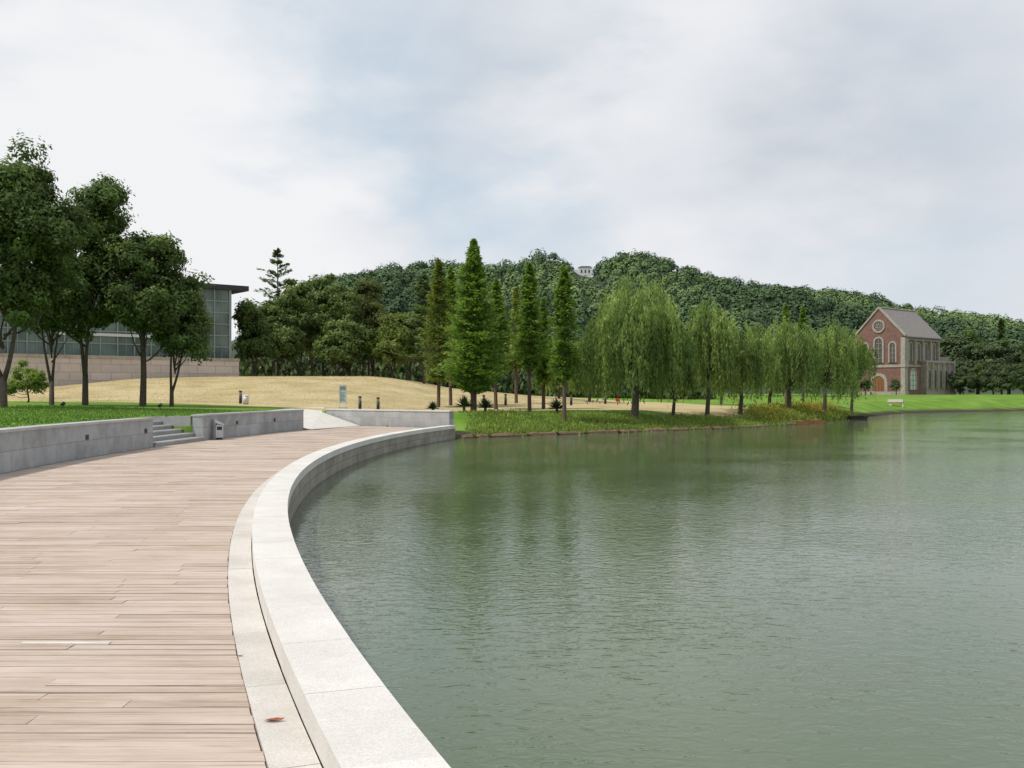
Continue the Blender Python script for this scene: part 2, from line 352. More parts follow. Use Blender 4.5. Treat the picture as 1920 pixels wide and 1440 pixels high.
# ------------------------------------------------------------------ boardwalk
def XR(Y, R): return CX-math.sqrt(R*R-(Y-CY)**2)
RC = 66.17
pl = MB(); y = -7.0; row = 0
jointline = [random.uniform(0, 2.6) for _ in range(6)]
while y < 47.4:
    wd = .122+random.uniform(-.006, .006)
    gap = random.choice([.003, .004, .005, .006, .008, .013])
    y0, y1 = y, y+wd-gap
    def ends(yy):
        xl = XR(yy, 71.47) if yy < 41.9 else -8.25+(yy-41.9)*.17
        xr = XR(yy, RC+.003)
        if yy > 43.2: xr = min(xr, W3A[0]-.1-(yy-43.6)*1.377-.2)
        return xl, xr
    (xl0, xr0), (xl1, xr1) = ends(y0), ends(y1)
    jr = random.choice([0, 0, 0, .003, .006]); xr0 -= jr; xr1 -= jr
    if xr0 > xl0+.1 and xr1 > xl1+.1:
        xl, xr = (xl0+xl1)/2, (xr0+xr1)/2
        off = jointline[(row//7) % 6]+(row % 2)*1.35
        xs = [xl]; x = xl+.4+off % 2.4
        while x < xr-.35: xs.append(x); x += random.choice([2.7, 2.7, 1.8])
        xs.append(xr)
        sk = random.uniform(-.002, .002)
        for i in range(len(xs)-1):
            a0 = (xl0, xl1) if i == 0 else (xs[i]+.0025,)*2
            a1 = (xr0, xr1) if i == len(xs)-2 else (xs[i+1]-.0025,)*2
            dz = [random.uniform(-.004, .0018) for _ in range(4)]
            t = min(.88, max(.0, random.gauss(.5, .22)))
            yo = random.uniform(-.0015, .0015)
            pl.hexa([(a0[0], y0+yo, -.04), (a1[0], y0+yo+sk, -.04), (a1[1], y1+yo, -.04), (a0[1], y1+yo+sk, -.04), (a0[0], y0+yo, dz[0]), (a1[0], y0+yo+sk, dz[1]), (a1[1], y1+yo, dz[2]), (a0[1], y1+yo+sk, dz[3])], t)
    y += wd; row += 1
pl.box(-3.12, -2.56, 6.27, 6.32, -.03, .006, 1.0)
tag(pl.build('boardwalk', M['plank']), 'weathered wooden boardwalk curving along the lake', 'boardwalk', kind='structure')
# ------------------------------------------------------------------ curved parapet
def arc(mb, R1, R2, z0, z1, Ya, Yb, length, gap, jit=0):
    f0 = math.asin((Ya-CY)/R1); f1 = math.asin((Yb-CY)/R1)
    n = max(1, round((f1-f0)*R1/length)); df = (f1-f0)/n; g = gap/R1/2
    for i in range(n):
        a = f0+i*df+g; bq = f0+(i+1)*df-g; t = random.uniform(.2, .85)
        sub = 2; dz = random.uniform(-jit, jit); dr = random.uniform(-jit, jit)
        for k in range(sub):
            p = a+(bq-a)*k/sub; q = a+(bq-a)*(k+1)/sub
            def P(R, f, z): return (CX-(R+dr)*math.cos(f), CY+(R+dr)*math.sin(f), z)
            mb.hexa([P(R1, p, z0), P(R2, p, z0), P(R2, q, z0), P(R1, q, z0), P(R1, p, z1+dz), P(R2, p, z1+dz), P(R2, q, z1+dz), P(R1, q, z1+dz)], t)
par = thing('lakeside_parapet', 'pale granite parapet curving between the boardwalk and the lake', 'parapet', (0, 0, 0))
mb = MB(); arc(mb, RC, 65.958, -.2, .006, -7, 43.2, 1.25, .004, .0012); mb.build('curb_strip', M['curb'], par)
mb = MB(); arc(mb, 65.95, 65.555, .006, .15, -7, 43.2, 1.0, .0035, .0012); mb.build('coping', M['coping'], par)
mb = MB(); arc(mb, 65.94, 65.585, -1.5, .004, -7, 43.15, 3.0, 0); mb.build('retaining_face', M['face'], par)
def wall_arc(label, Ya, Yb):
    t = thing('granite_wall', label, 'wall', (0, 0, 0))
    mb = MB(); arc(mb, 71.86, 71.5, -.25, .80, Ya, Yb, 1.2, 0); o = mb.build('wall_body', M['greywall'], t)
    mb = MB(); arc(mb, 71.9, 71.475, .80, .86, Ya-.02 if Ya > 0 else Ya, Yb+.02, 1.2, .006); mb.build('wall_cap', M['cap'], t)
    return t
w1_ = wall_arc('long grey granite wall left of the stone steps', -7, 28.55)
w2_ = wall_arc('grey granite wall between the stone steps and the ramp', 32.55, 41.9)
def wall_light(wt, Y):
    mb = MB(); x = XR(Y, 71.5)
    mb.box(x-.01, x+.02, Y-.08, Y+.08, .44, .56); mb.build('wall_light', M['black'], wt)
for Y in (24.0, 28.0): wall_light(w1_, Y)
for Y in (35.5, 39.0): wall_light(w2_, Y)
st = thing('stone_steps', 'grey stone steps through the gap in the granite wall', 'steps', (0, 0, 0))
f0 = math.asin((28.62-CY)/71.5); f1 = math.asin((32.48-CY)/71.5)
def PP(R, f, z): return (CX-R*math.cos(f), CY+R*math.sin(f), z)
for k in range(5):
    mb = MB(); Ra = 71.45+.36*k; Rb = Ra+.357 if k < 4 else 73.55
    z1 = .13*(k+1)
    mb.hexa([PP(Rb, f0, -.25), PP(Ra, f0, -.25), PP(Ra, f1, -.25), PP(Rb, f1, -.25), PP(Rb, f0, z1), PP(Ra, f0, z1), PP(Ra, f1, z1), PP(Rb, f1, z1)], .5)
    stp = mb.build('step', M['step'], st)
    mb = MB(); mb.hexa([PP(Ra+.03, f0, z1-.035), PP(Ra-.018, f0, z1-.035), PP(Ra-.018, f1, z1-.035), PP(Ra+.03, f1, z1-.035), PP(Ra+.03, f0, z1+.003), PP(Ra-.018, f0, z1+.003), PP(Ra-.018, f1, z1+.003), PP(Ra+.03, f1, z1+.003)], .9)
    mb.build('nosing', M['cap'], stp)
for (fa, s) in ((f0, -1), (f1, 1)):
    mb = MB(); d = .18/72*s; lo, hi = (fa+d, fa) if s < 0 else (fa, fa+d)
    mb.hexa([PP(73.4, lo, -.25), PP(71.91, lo, -.25), PP(71.91, hi, -.25), PP(73.4, hi, -.25), PP(73.4, lo, .80), PP(71.91, lo, .80), PP(71.91, hi, .80), PP(73.4, hi, .80)])
    mb.build('cheek_wall', M['step'], st)
t = thing('granite_wall', 'pale grey granite wall closing the far end of the boardwalk', 'wall', (W3A[0], W3A[1], 0), math.atan2(W3B[1]-W3A[1], W3B[0]-W3A[0]))
Lw = math.hypot(W3B[0]-W3A[0], W3B[1]-W3A[1])
mb = MB(); mb.box(0, Lw, -.3, .0, -.5, .72); mb.build('wall_body', M['greywallx'], t)
mb = MB(); mb.box(-.02, Lw+.02, -.33, .03, .72, .78); mb.build('wall_cap', M['coping'], t)
mb = MB()
A = (-8.6, 41.95, .006); B = (-7.25, 46.9, .006); C_ = (-9.3, 48.3, .62); D = (-12.6, 46.0, .72)
mb.add([A, B, C_, D, (-9.8, 51.5, .80), (-14, 50.5, .86)], [(0, 1, 2, 3), (3, 2, 4, 5)])
tag(mb.build('path', M['path']), 'pale ramp rising from the boardwalk to the mound', 'path', kind='structure')
mb = MB()
xs = np.linspace(-2.2, 18.6, 60); pts = [(x, float(Ys(x))-.1+.12*math.sin(x*2.1)+random.uniform(-.05, .05), WATER+.02) for x in xs]
mb.tube(pts, [.13+random.uniform(-.03, .04) for _ in pts], 7)
tag(mb.build('shore_edging', M['rustwood']), 'brown timber edging along the foot of the planted bank', 'edging')
# ------------------------------------------------------------------ foliage tools
def unit(n):
    v = rng.normal(size=(n, 3)); return v/np.linalg.norm(v, axis=1, keepdims=True)
def cards(name, C, size, tint, mat, parent, aspect=.5, dirs=None, up=0.0, jit=.35, nrm=None, nj=.6):
    n = len(C); C = np.asarray(C, float)
    if nrm is not None:
        Nn = nrm+unit(n)*nj; Nn /= np.linalg.norm(Nn, axis=1, keepdims=True)
        U = np.cross(Nn, unit(n)); U /= np.linalg.norm(U, axis=1, keepdims=True)+1e-9
        Vv = np.cross(Nn, U)
    else:
        if dirs is None: U = unit(n)
        else:
            U = dirs+unit(n)*jit; U /= np.linalg.norm(U, axis=1, keepdims=True)
        W = unit(n); W[:, 2] += up
        Vv = np.cross(U, W); Vv /= np.linalg.norm(Vv, axis=1, keepdims=True)+1e-9
    s = (size*rng.uniform(.65, 1.35, n))[:, None]
    P = np.stack([C+U*s, C+Vv*s*aspect, C-U*s, C-Vv*s*aspect], 1).reshape(-1, 3)
    q = np.arange(n*4).reshape(n, 4)
    return np_mesh(name, P, q, mat, parent, tint=np.repeat(np.clip(tint, 0, 1), 4))
def crown_pts(c, r, nclump, nleaf, cr, low=-.75):
    d = unit(nclump*2); d = d[d[:, 2] > low][:nclump]; nc = len(d)
    rad = rng.uniform(.2, 1, nc)**.45
    lump = 1+.24*np.sin(d[:, 0]*3.1+c[0]*7)*np.cos(d[:, 1]*2.7+d[:, 2]*3)
    cc = np.array(c)+d*rad[:, None]*np.array(r)*.92*lump[:, None]
    crs = cr*rng.uniform(.5, 1.35, nc); ct = rng.uniform(0, 1, nc)
    k = rng.integers(0, nc, nleaf)
    u = unit(nleaf); rr_ = rng.uniform(.25, 1.05, nleaf)**.6
    wob = 1+.35*np.sin(u[:, 0]*5+k)*np.cos(u[:, 1]*4+k*2.3)
    P = cc[k]+u*(rr_*crs[k]*wob)[:, None]*np.array([1, 1, .72])+rng.normal(0, .08*cr, (nleaf, 3))
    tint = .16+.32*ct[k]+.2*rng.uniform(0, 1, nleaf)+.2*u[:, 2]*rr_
    nr = u+d[k]*.5; nr[:, 2] += .35
    return cc, P, tint, nr
def limb(a, bq, r0, r1, bend=.15, n=5):
    a = np.array(a, float); bq = np.array(bq, float); L_ = np.linalg.norm(bq-a); o = unit(1)[0]*bend*L_
    return [tuple(a+(bq-a)*t+o*math.sin(math.pi*t)*.6-np.array([0, 0, .12*L_*math.sin(math.pi*t)])) for t in np.linspace(0, 1, n)], list(np.linspace(r0, r1, n))
def broadleaf(name, label, cat, X, Y, H, wx, z0, mat, nleaf=9000, leaf=.16, cr=.75, nclump=60, tr=.16, group=None, bark='bark', lean=0, fork=0, z=None, parts=None):
    zb = float(gz(X, Y))-.05 if z is None else z
    t = thing(name, label, cat, (X, Y, zb), 0, group)
    c = (lean, 0, (H+z0)/2); r = (wx/2, wx/2, (H-z0)/2)
    if parts is None: parts = [(c, r, 1.0)]
    Ps = []; Ts = []; cl = []; Ns = []
    for (c_, r_, w) in parts:
        cc, P, ti, nr = crown_pts(c_, r_, int(nclump*w), int(nleaf*w), cr); Ps.append(P); Ts.append(ti); cl.append(cc); Ns.append(nr)
    cc = np.concatenate(cl)
    mb = MB(); zt = z0+(H-z0)*.25
    if fork:
        for s in (-1, 1):
            top = (lean+s*wx*.13, random.uniform(-.3, .3), H*.68); p, rd_ = limb((s*.02, 0, z0*.4), top, tr*.72, tr*.22, .06, 7); mb.tube(p, rd_, 8)
        mb.tube([(0, 0, -.15), (0, 0, 0), (0, 0, z0*.47)], [tr*1.45, tr*1.1, tr*.9], 9)
    else:
        mb.tube([(0, 0, -.15), (.02, 0, .05), (lean*.2+.05, .03, z0*.6), (lean*.5, -.04, zt), (lean, 0, H*.8)], [tr*1.45, tr*1.1, tr*.9, tr*.7, tr*.2], 9)
    sel = cc[rng.permutation(len(cc))[:14]]
    for q in sel:
        h = min(max(z0*.75, q[2]*.55), H*.6); p, rd_ = limb((lean*.4, 0, h), q, tr*.38, tr*.08); mb.tube(p, rd_, 5)
    mb.build('trunk', M[bark], t, smooth=True)
    P = np.concatenate(Ps)
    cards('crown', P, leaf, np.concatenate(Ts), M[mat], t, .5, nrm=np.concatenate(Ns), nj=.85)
    return t
def conifer(label, X, Y, H, R, z0, mat, nb=420, per=24, leaf=.12, shape='cone', tr=.13, cat='conifer', name='redwood_tree', group=None, tiers=0, z=None, updir=.12):
    zb = float(gz(X, Y))-.05 if z is None else z
    t = thing(name, label, cat, (X, Y, zb), 0, group)
    u = rng.uniform(0, 1, nb)
    if shape == 'cone': u = u**1.15
    if tiers: u = (np.floor(u*tiers)+rng.uniform(.0, .75, nb))/tiers
    h = z0+(H-z0)*u
    if shape == 'cone': pr = (1-u)**.75*np.minimum(1, (u+.1)/.22)
    elif shape == 'column': pr = np.minimum(1, (1-u)*2.0)**.8*np.minimum(1, (u+.25)/.4)
    else: pr = (1-u)**.7
    azl = rng.uniform(0, 2*math.pi, nb); ph = random.uniform(0, 6)
    lobes = 1+.2*np.sin(azl*3+u*9+ph)+.15*np.sin(azl*2-u*21+ph)
    Lb = R*pr*lobes*rng.uniform(.5, 1.18, nb)+.06
    if tiers: Lb *= rng.uniform(.45, 1.1, nb)
    tb = rng.uniform(0, 1, nb)
    k = np.repeat(np.arange(nb), per); s = rng.uniform(.12, 1, nb*per)**.75
    az = azl[k]; d = np.stack([np.cos(az), np.sin(az), np.full(len(k), updir)], 1)
    lat = np.stack([-np.sin(az), np.cos(az), np.zeros(len(k))], 1)
    P = d*(Lb[k]*s)[:, None]; P[:, 2] += h[k]-.12*(Lb[k]*s)**1.5*.4
    P += lat*(rng.normal(0, .13, len(k))*(Lb[k]*(1.1-s*.6)+.15))[:, None]; P[:, 2] += rng.normal(0, .06, len(k))
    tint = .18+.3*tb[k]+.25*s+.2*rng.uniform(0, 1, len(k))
    mb = MB(); lx = random.uniform(-.1, .1)
    mb.tube([(0, 0, -.15), (0, 0, .1), (lx, 0, H*.4), (0, 0, H*.97)], [tr*1.5, tr*1.05, tr*.75, tr*.12], 8)
    for i in range(0, nb, max(1, nb//45)):
        e = (math.cos(azl[i])*Lb[i]*.85, math.sin(azl[i])*Lb[i]*.85, h[i]+Lb[i]*.1); mb.tube([(0, 0, h[i]-.15), e], [tr*.2, tr*.04], 4)
    mb.build('trunk', M['bark_red'], t, smooth=True)
    dd = d+lat*rng.normal(0, .6, len(k))[:, None]
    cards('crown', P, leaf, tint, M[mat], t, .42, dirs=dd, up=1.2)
    return t
def willow(label, X, Y, H, R, zlow, ncl=70, per=12, leaf=.13, tr=.2, mat='willow', z=None, lean=0, group=None):
    zb = float(gz(X, Y))-.05 if z is None else z
    t = thing('weeping_willow', label, 'willow tree', (X, Y, zb), 0, group)
    az = rng.uniform(0, 2*math.pi, ncl); rr_ = rng.uniform(.02, 1, ncl)**.55*R*(1+.22*np.sin(az*3+X)+.1*np.sin(az*5-X))
    zs = zlow+(H-zlow)*(np.sqrt(np.clip(1-(rr_/(R*1.3))**2, 0, 1)))*rng.uniform(.58, 1.0, ncl)
    ctint = rng.uniform(0, 1, ncl)
    Cc = np.stack([np.cos(az)*rr_+lean, np.sin(az)*rr_, zs], 1)
    k = np.repeat(np.arange(ncl), per); n = len(k)
    S = Cc[k]+rng.normal(0, 1, (n, 3))*np.array([.17, .17, .22])*(R/3)
    end = zlow*rng.uniform(.35, 1.7, ncl)[k]*rng.uniform(.75, 1.25, n)+rng.uniform(0, 1, n)**2.1*(H-zlow)*.6
    ln = np.clip(S[:, 2]-end, .35, 6)*rng.uniform(.75, 1, n)
    m_ = 25
    kk = np.repeat(np.arange(n), m_); s = rng.uniform(0, 1, n*m_)
    out = np.stack([np.cos(az), np.sin(az), np.zeros(ncl)], 1)[k]
    P = S[kk]+out[kk]*(.35*np.minimum(s*3, 1))[:, None]; P[:, 2] -= ln[kk]*s
    P += rng.normal(0, .035, P.shape); sway = rng.normal(.05, .13, (n, 2)); P[:, :2] += sway[kk]*(s[:, None]**1.5)
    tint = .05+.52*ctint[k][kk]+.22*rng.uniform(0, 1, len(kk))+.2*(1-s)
    dirs = np.tile(np.array([[0, 0, -1.0]]), (len(kk), 1))
    mb = MB(); fk = H*.3
    mb.tube([(0, 0, -.2), (0, 0, .1), (.08+lean*.2, 0, fk*.6), (lean*.4, 0, fk)], [tr*1.7, tr*1.25, tr, tr*.95], 9)
    for q in Cc[rng.permutation(ncl)[:16]]:
        mid = (q[0]*.45+lean*.2, q[1]*.45, q[2]*.72); mb.tube([(lean*.4, 0, fk-.1), mid, tuple(q)], [tr*.5, tr*.26, tr*.07], 6)
    mb.build('trunk', M['bark'], t, smooth=True)
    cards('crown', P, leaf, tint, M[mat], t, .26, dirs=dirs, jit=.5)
    return t
# ------------------------------------------------------------------ trees: left lawn
GL = 'broad trees on the left lawn'
broadleaf('camphor_tree', 'tallest dark green tree at the left edge of the photo', 'tree', at(6, 40), 40, 11, 6.4, 2.8, 'camphor', 42000, .095, .7, 125, .16, GL, fork=1,
          parts=[((-.4, 0, 8.5), (2.3, 2.2, 2.2), .6), ((1.1, .2, 6.9), (2.0, 2, 2.0), .4), ((-.6, 0, 5.0), (2.7, 2.2, 2.0), .45)])
broadleaf('camphor_tree', 'dark tree with forked trunk, second trunk from the left edge', 'tree', at(97, 46), 46, 7.0, 4.0, 2.5, 'camphor', 16000, .095, .64, 58, .11, GL, fork=1)
broadleaf('camphor_tree', 'tall dark tree with spreading arm beside the leftmost tree', 'tree', at(160, 47), 47, 10.6, 4.6, 3.2, 'camphor', 38000, .095, .66, 115, .14, GL, fork=1,
          parts=[((.6, 0, 9.2), (1.3, 1.4, 1.5), .28), ((-.6, 0, 7.5), (2.2, 2, 2.0), .5), ((.1, 0, 5.1), (2.2, 2, 1.8), .4)])
broadleaf('camphor_tree', 'round crowned tree with straight trunk, lighter green, on left lawn', 'tree', at(267, 47), 47, 8.4, 3.9, 2.7, 'camphor', 30000, .095, .6, 95, .15, GL,
          parts=[((-.5, 0, 7.0), (1.3, 1.5, 1.35), .33), ((.75, 0, 6.9), (1.2, 1.4, 1.3), .3), ((.1, 0, 4.8), (2.0, 1.8, 1.9), .6)])
broadleaf('camphor_tree', 'smallest tree of the left lawn, nearest the glass building corner', 'tree', at(322, 47.5), 47.5, 6.2, 2.8, 1.9, 'camphor', 19000, .095, .52, 62, .10, GL, lean=.4, fork=1)
broadleaf('round_shrub', 'pale green rounded shrub under the left trees', 'shrub', at(52, 52), 52, 2.1, 2.0, .3, 'bank', 5000, .07, .35, 30, .05)
GM = 'trees behind the dry mound'
mid = [(477, 86, 556, 66, 'camphor', 'small dark tree in front of the building corner', 0),
       (560, 90, 515, 100, 'mixed', 'dark leafy tree left of centre in the clump behind the mound', 0),
       (606, 94, 505, 92, 'mixed', 'tall tree with pointed top in the clump behind the mound', 0),
       (655, 91, 522, 92, 'mixed', 'broad tree in the middle of the clump behind the mound', 0),
       (700, 94, 512, 72, 'reddish', 'bronze tinted tree in the clump behind the mound', 0),
       (735, 90, 585, 80, 'yellowish', 'yellow green low tree at the right of the mound clump', 0),
       (520, 88, 565, 90, 'mixed', 'low dark tree under the ragged cedar behind the mound', 0),
       (630, 88, 590, 84, 'mixed', 'low dark bushy tree at the front of the mound clump', 0),
       (768, 100, 580, 90, 'mixed', 'dark tree behind the yellow green tree', 0),
       (583, 99, 550, 90, 'mixed', 'dark tree at the back of the mound clump', 0),
       (690, 101, 575, 90, 'cedar', 'blue green tree at the back of the mound clump', 0)]
for (px, Y, top, w, mt, lb, _) in mid:
    X = at(px, Y); zb = float(gz(X, Y)); H = (HY-top)/F*Y+EYE-zb; wd = w/F*Y*1.15
    r_ = wd/2; z0_ = H*.14; mdl = (H+z0_)/2
    prt = [((random.uniform(-.3, .3), 0, mdl-.12*H), (r_, r_, H*.30), .65), ((random.uniform(-.35, .35)*r_, 0, H*.76), (r_*.62, r_*.62, H*.22), .35)]
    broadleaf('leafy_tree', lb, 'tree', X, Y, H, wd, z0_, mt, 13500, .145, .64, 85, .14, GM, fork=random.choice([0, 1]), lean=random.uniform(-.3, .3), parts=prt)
conifer('ragged cedar with open branches standing above the mound clump', at(520, 93), 93, 12.4, 3.3, 3.5, 'cedar', 110, 46, .13, 'x', .15, 'cedar tree', 'cedar_tree', tiers=9, updir=.35)
conifer('ragged cedar with open branches left of the redwoods', at(795, 90), 90, 10.2, 3.3, 1.8, 'cedar', 170, 44, .15, 'x', .15, 'cedar tree', 'cedar_tree', tiers=10, updir=.3)
conifer('thin topped cedar behind the bronze tree', at(690, 104), 104, 11, 2.1, 3, 'cedar', 110, 34, .16, 'x', .14, 'cedar tree', 'cedar_tree', tiers=10, updir=.3)
def con(px, Y, top, w, low, lb, mat='redwood', shape='cone', nb=420, per=26, tr=.11, updir=.12):
    X = at(px, Y); zb = float(gz(X, Y)); H = (HY-top)/F*Y+EYE-zb; R = w/F*Y/2; zl = max(.5, (HY-low)/F*Y+EYE-zb)
    conifer(lb, X, Y, H, R, zl, mat, nb, per, .095, shape, tr, updir=updir, group='redwoods on the lake bank')
con(888, 53.5, 450, 130, 735, 'largest bushy cone shaped redwood on the lake bank', nb=1050, per=32, tr=.17, updir=.25)
con(822, 61, 486, 62, 715, 'narrow redwood with browning lower branches, left of the largest one', 'brownwood', 'column', 400, 26)
con(845, 63, 500, 50, 690, 'slim green redwood close behind the largest one on its left', 'redwood', 'column', 300, 24)
con(930, 59, 525, 60, 705, 'slim redwood just right of the largest one', 'redwood', 'column', 380, 26)
con(993, 56, 494, 74, 690, 'redwood with bare lower trunk in the middle of the row', 'redwood', 'cone', 520, 26)
con(1019, 60, 560, 42, 720, 'short thin redwood between two taller ones', 'redwood', 'column', 300, 24)
con(1058, 51.5, 498, 50, 715, 'slender redwood nearest the water, left of the big willow', 'redwood', 'column', 440, 28)
con(968, 67, 540, 56, 690, 'yellowish redwood behind the row', 'yellowish', 'cone', 300, 24)
con(1474, 82, 570, 50, 690, 'pointed redwood rising behind the willows, left one', 'redwood', 'cone', 260, 24)
con(1506, 84, 576, 50, 690, 'pointed redwood rising behind the willows, right one', 'redwood', 'cone', 260, 24)
def wil(px, Y, top, w, low, lb, ncl=70, per=12, tr=.14, leaf=.11, lean=0):
    X = at(px, Y); zb = float(gz(X, Y)); H = (HY-top)/F*Y+EYE-zb; R = w/F*Y/2/1.14; zl = max(.5, (HY-low)/F*Y+EYE-zb)
    willow(lb, X, Y, H, R, zl, ncl, per, leaf, tr, lean=lean, group='weeping willows on the bank')
wil(1190, 55.5, 508, 208, 742, 'largest weeping willow with thick leaning trunk', 130, 14, .19)
wil(1262, 58, 590, 84, 748, 'small willow tucked against the right side of the largest willow', 40, 12, .09)
wil(1326, 60, 552, 104, 735, 'tall thin willow right of the largest willow', 54, 12, .12)
wil(1388, 63, 586, 118, 742, 'wide willow in the middle of the willow row', 64, 12, .12)
wil(1442, 71, 598, 108, 735, 'paler willow behind the flower bed', 54, 11, .11)
wil(1478, 68, 592, 120, 740, 'willow standing among the orange flowers', 62, 12, .14)
wil(1545, 74, 592, 124, 738, 'willow near the moored raft', 66, 12, .13)
wil(1596, 82, 606, 84, 742, 'rightmost willow beside the chapel', 50, 11, .11)
wil(1105, 74, 645, 90, 740, 'low pale willow seen behind the largest willow', 44, 10, .1)
wil(1048, 78, 650, 80, 740, 'low pale willow seen between the redwoods', 38, 10, .1)
wil(1352, 82, 612, 110, 740, 'willow at the back seen between two willows of the row', 50, 11, .1)
protos = []
for i, mt in enumerate(['dark', 'mixed', 'camphor', 'cedar']):
    protos.append(broadleaf('background_tree', 'x', 'tree', 0, 0, 10, 8.0, .2, mt, 10000, .24, 1.05, 75, .2, z=0))
belt = []
for px in np.linspace(400, 1590, 24): belt.append((px+random.uniform(-12, 12), random.uniform(118, 150), random.uniform(640, 675), 'dark leafy tree in the wood behind the dry mound and willows', 'wood at the foot of the hill'))
for px in (1800, 1832, 1862, 1893, 1925, 1960): belt.append((px, random.uniform(176, 190), random.choice([628, 640, 622]), 'dark tree in the row right of the chapel', 'dark trees right of the chapel'))
for px in (1806, 1836, 1862, 1890, 1920): belt.append((px, random.uniform(158, 166), random.uniform(668, 685), 'low dark tree in front of the row right of the chapel', 'low dark trees right of the chapel'))
for px in (-60, 20): belt.append((px, 95, 600, 'tree seen dimly behind the left lawn trees', 'trees beyond the building'))
for i, (px, Y, top, lb, gr) in enumerate(belt):
    pr = protos[i % 4] if 'right of' not in lb else protos[(0, 2, 0)[i % 3]]
    o = pr if i < 4 else copy_tree(pr)
    X = at(px, Y); zb = float(gz(X, Y)); H = (HY-top)/F*Y+EYE-zb; s = H/10
    o.location = (X, Y, zb-.1); o.scale = (s*random.uniform(1.0, 1.3), s*1.1, s); o.rotation_euler = (0, 0, random.uniform(0, 6.28))
    tag(o, lb, 'tree', gr)
conifer('pointed dark conifer at the right end of the row beyond the chapel', at(1878, 190), 190, 14.5, 2.4, 1, 'cedar', 200, 26, .35, 'cone', .2, 'conifer', 'dark_conifer')
# ------------------------------------------------------------------ hill
hp = [(-300, 735), (200, 725), (400, 690), (480, 660), (560, 600), (600, 565), (640, 540), (700, 524), (760, 512), (820, 504), (880, 511), (940, 513), (975, 503), (1010, 490), (1060, 500), (1095, 524), (1140, 492), (1200, 500), (1240, 510), (1320, 520), (1400, 532), (1470, 542), (1530, 550), (1620, 572), (1700, 592), (1780, 617), (1860, 636), (1960, 655), (2250, 690), (2600, 722)]
YR = 420.0
hX = [at(p[0], YR) for p in hp]; hZ = [(HY-p[1]+4)/F*YR+EYE-5.0 for p in hp]
def hz(X, Y):
    r = np.interp(X, hX, hZ)
    yr = YR+12*np.sin(X/55.0)
    fr = sm((Y-215)/(yr-215)); bk = 1-sm((Y-yr)/220)
    lum = 1+.06*np.sin(X/23.0+Y/31.0)+.05*np.sin(X/11.0-Y/17.0)*(Y < yr-30)
    return np.maximum(.5, r)*np.where(Y < yr, fr**.85, bk)*np.where(Y < yr-25, lum, 1.0)+.3
gx = np.linspace(-330, 420, 150); gy = np.linspace(212, 660, 90)
HXg, HYg = np.meshgrid(gx, gy, indexing='ij'); HZg = hz(HXg, HYg)
ii = np.arange(150*90).reshape(150, 90)
q = np.stack([ii[:-1, :-1], ii[1:, :-1], ii[1:, 1:], ii[:-1, 1:]], -1).reshape(-1, 4)
tag(np_mesh('hill', np.stack([HXg, HYg, HZg], -1).reshape(-1, 3), q, M['hill'], smooth=True), 'low wooded hill behind the lake park', 'hill', kind='structure')
cc = []
yy = 250.0
PVX, PVY = at(1097, 400), 400.0
while yy < 446:
    xx = -.25*yy
    while xx < .60*yy+6:
        x_, y_ = xx+random.uniform(-2.6, 2.6), yy+random.uniform(-2.6, 2.6)
        if not (abs(x_-PVX-(y_-PVY)*.07) < 5.4 and 350 < y_ < 440): cc.append((x_, y_))
        xx += 5.6
    yy += 5.4
cc = np.array(cc); cz = hz(cc[:, 0], cc[:, 1])
nC = len(cc); crr = rng.uniform(2.1, 4.3, nC)
czo = rng.uniform(1.2, 3.2, nC)
per = 170
k = np.repeat(np.arange(nC), per)
u = unit(nC*per); u[:, 2] = np.abs(u[:, 2])*1.1-.25
lum = 1+.2*np.sin(u[:, 0]*6+k)*np.cos(u[:, 1]*5+k*1.7)
P = np.stack([cc[k, 0], cc[k, 1], cz[k]+czo[k]], 1)+u*(crr[k]*lum*rng.uniform(.75, 1.02, len(k)))[:, None]
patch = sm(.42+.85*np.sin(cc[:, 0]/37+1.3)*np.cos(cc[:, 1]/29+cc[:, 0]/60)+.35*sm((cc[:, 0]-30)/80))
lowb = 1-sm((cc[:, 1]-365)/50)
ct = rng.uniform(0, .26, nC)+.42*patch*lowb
tint = .04+ct[k]+.09*rng.uniform(0, 1, len(k))+.2*u[:, 2]  # crown depth shading put into leaf colour: lighter tops, darker lower leaves
nr = u.copy(); nr[:, 2] += .3
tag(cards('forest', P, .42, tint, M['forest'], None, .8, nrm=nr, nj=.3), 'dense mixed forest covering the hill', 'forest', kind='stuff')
pv = thing('hilltop_pavilion', 'small white arched pavilion with low red roof on the hilltop', 'pavilion', (PVX, PVY, (HY-516)/F*PVY+EYE))
mb = MB(); mb.box(-2.5, 2.5, -1.8, 1.8, -8, 3.1); mb.build('wall', M['white'], pv)
mb = MB(); mb.prism([(-2.8, 3.1), (2.8, 3.1), (1.6, 3.5), (-1.6, 3.5)], -2.0, 2.2); mb.build('roof', M['redroof'], pv)
def arch_poly(w, h, cx=0, z0=0, n=10):
    r = w/2; return [(cx-r, z0), (cx+r, z0)]+[(cx+r*math.cos(a), z0+h-r+r*math.sin(a)) for a in np.linspace(0, math.pi, n)]
for cx in (-1.5, 0, 1.5):
    mb = MB(); mb.prism(arch_poly(.6, 1.3, cx, .8), -1.85, -1.81); mb.build('arch_opening', M['interior'], pv)
wl_ = MB(); wl_.box(-4.4, -2.52, -1.2, 1.2, -7, 2.2); wl_.build('side_wing', M['white'], pv)
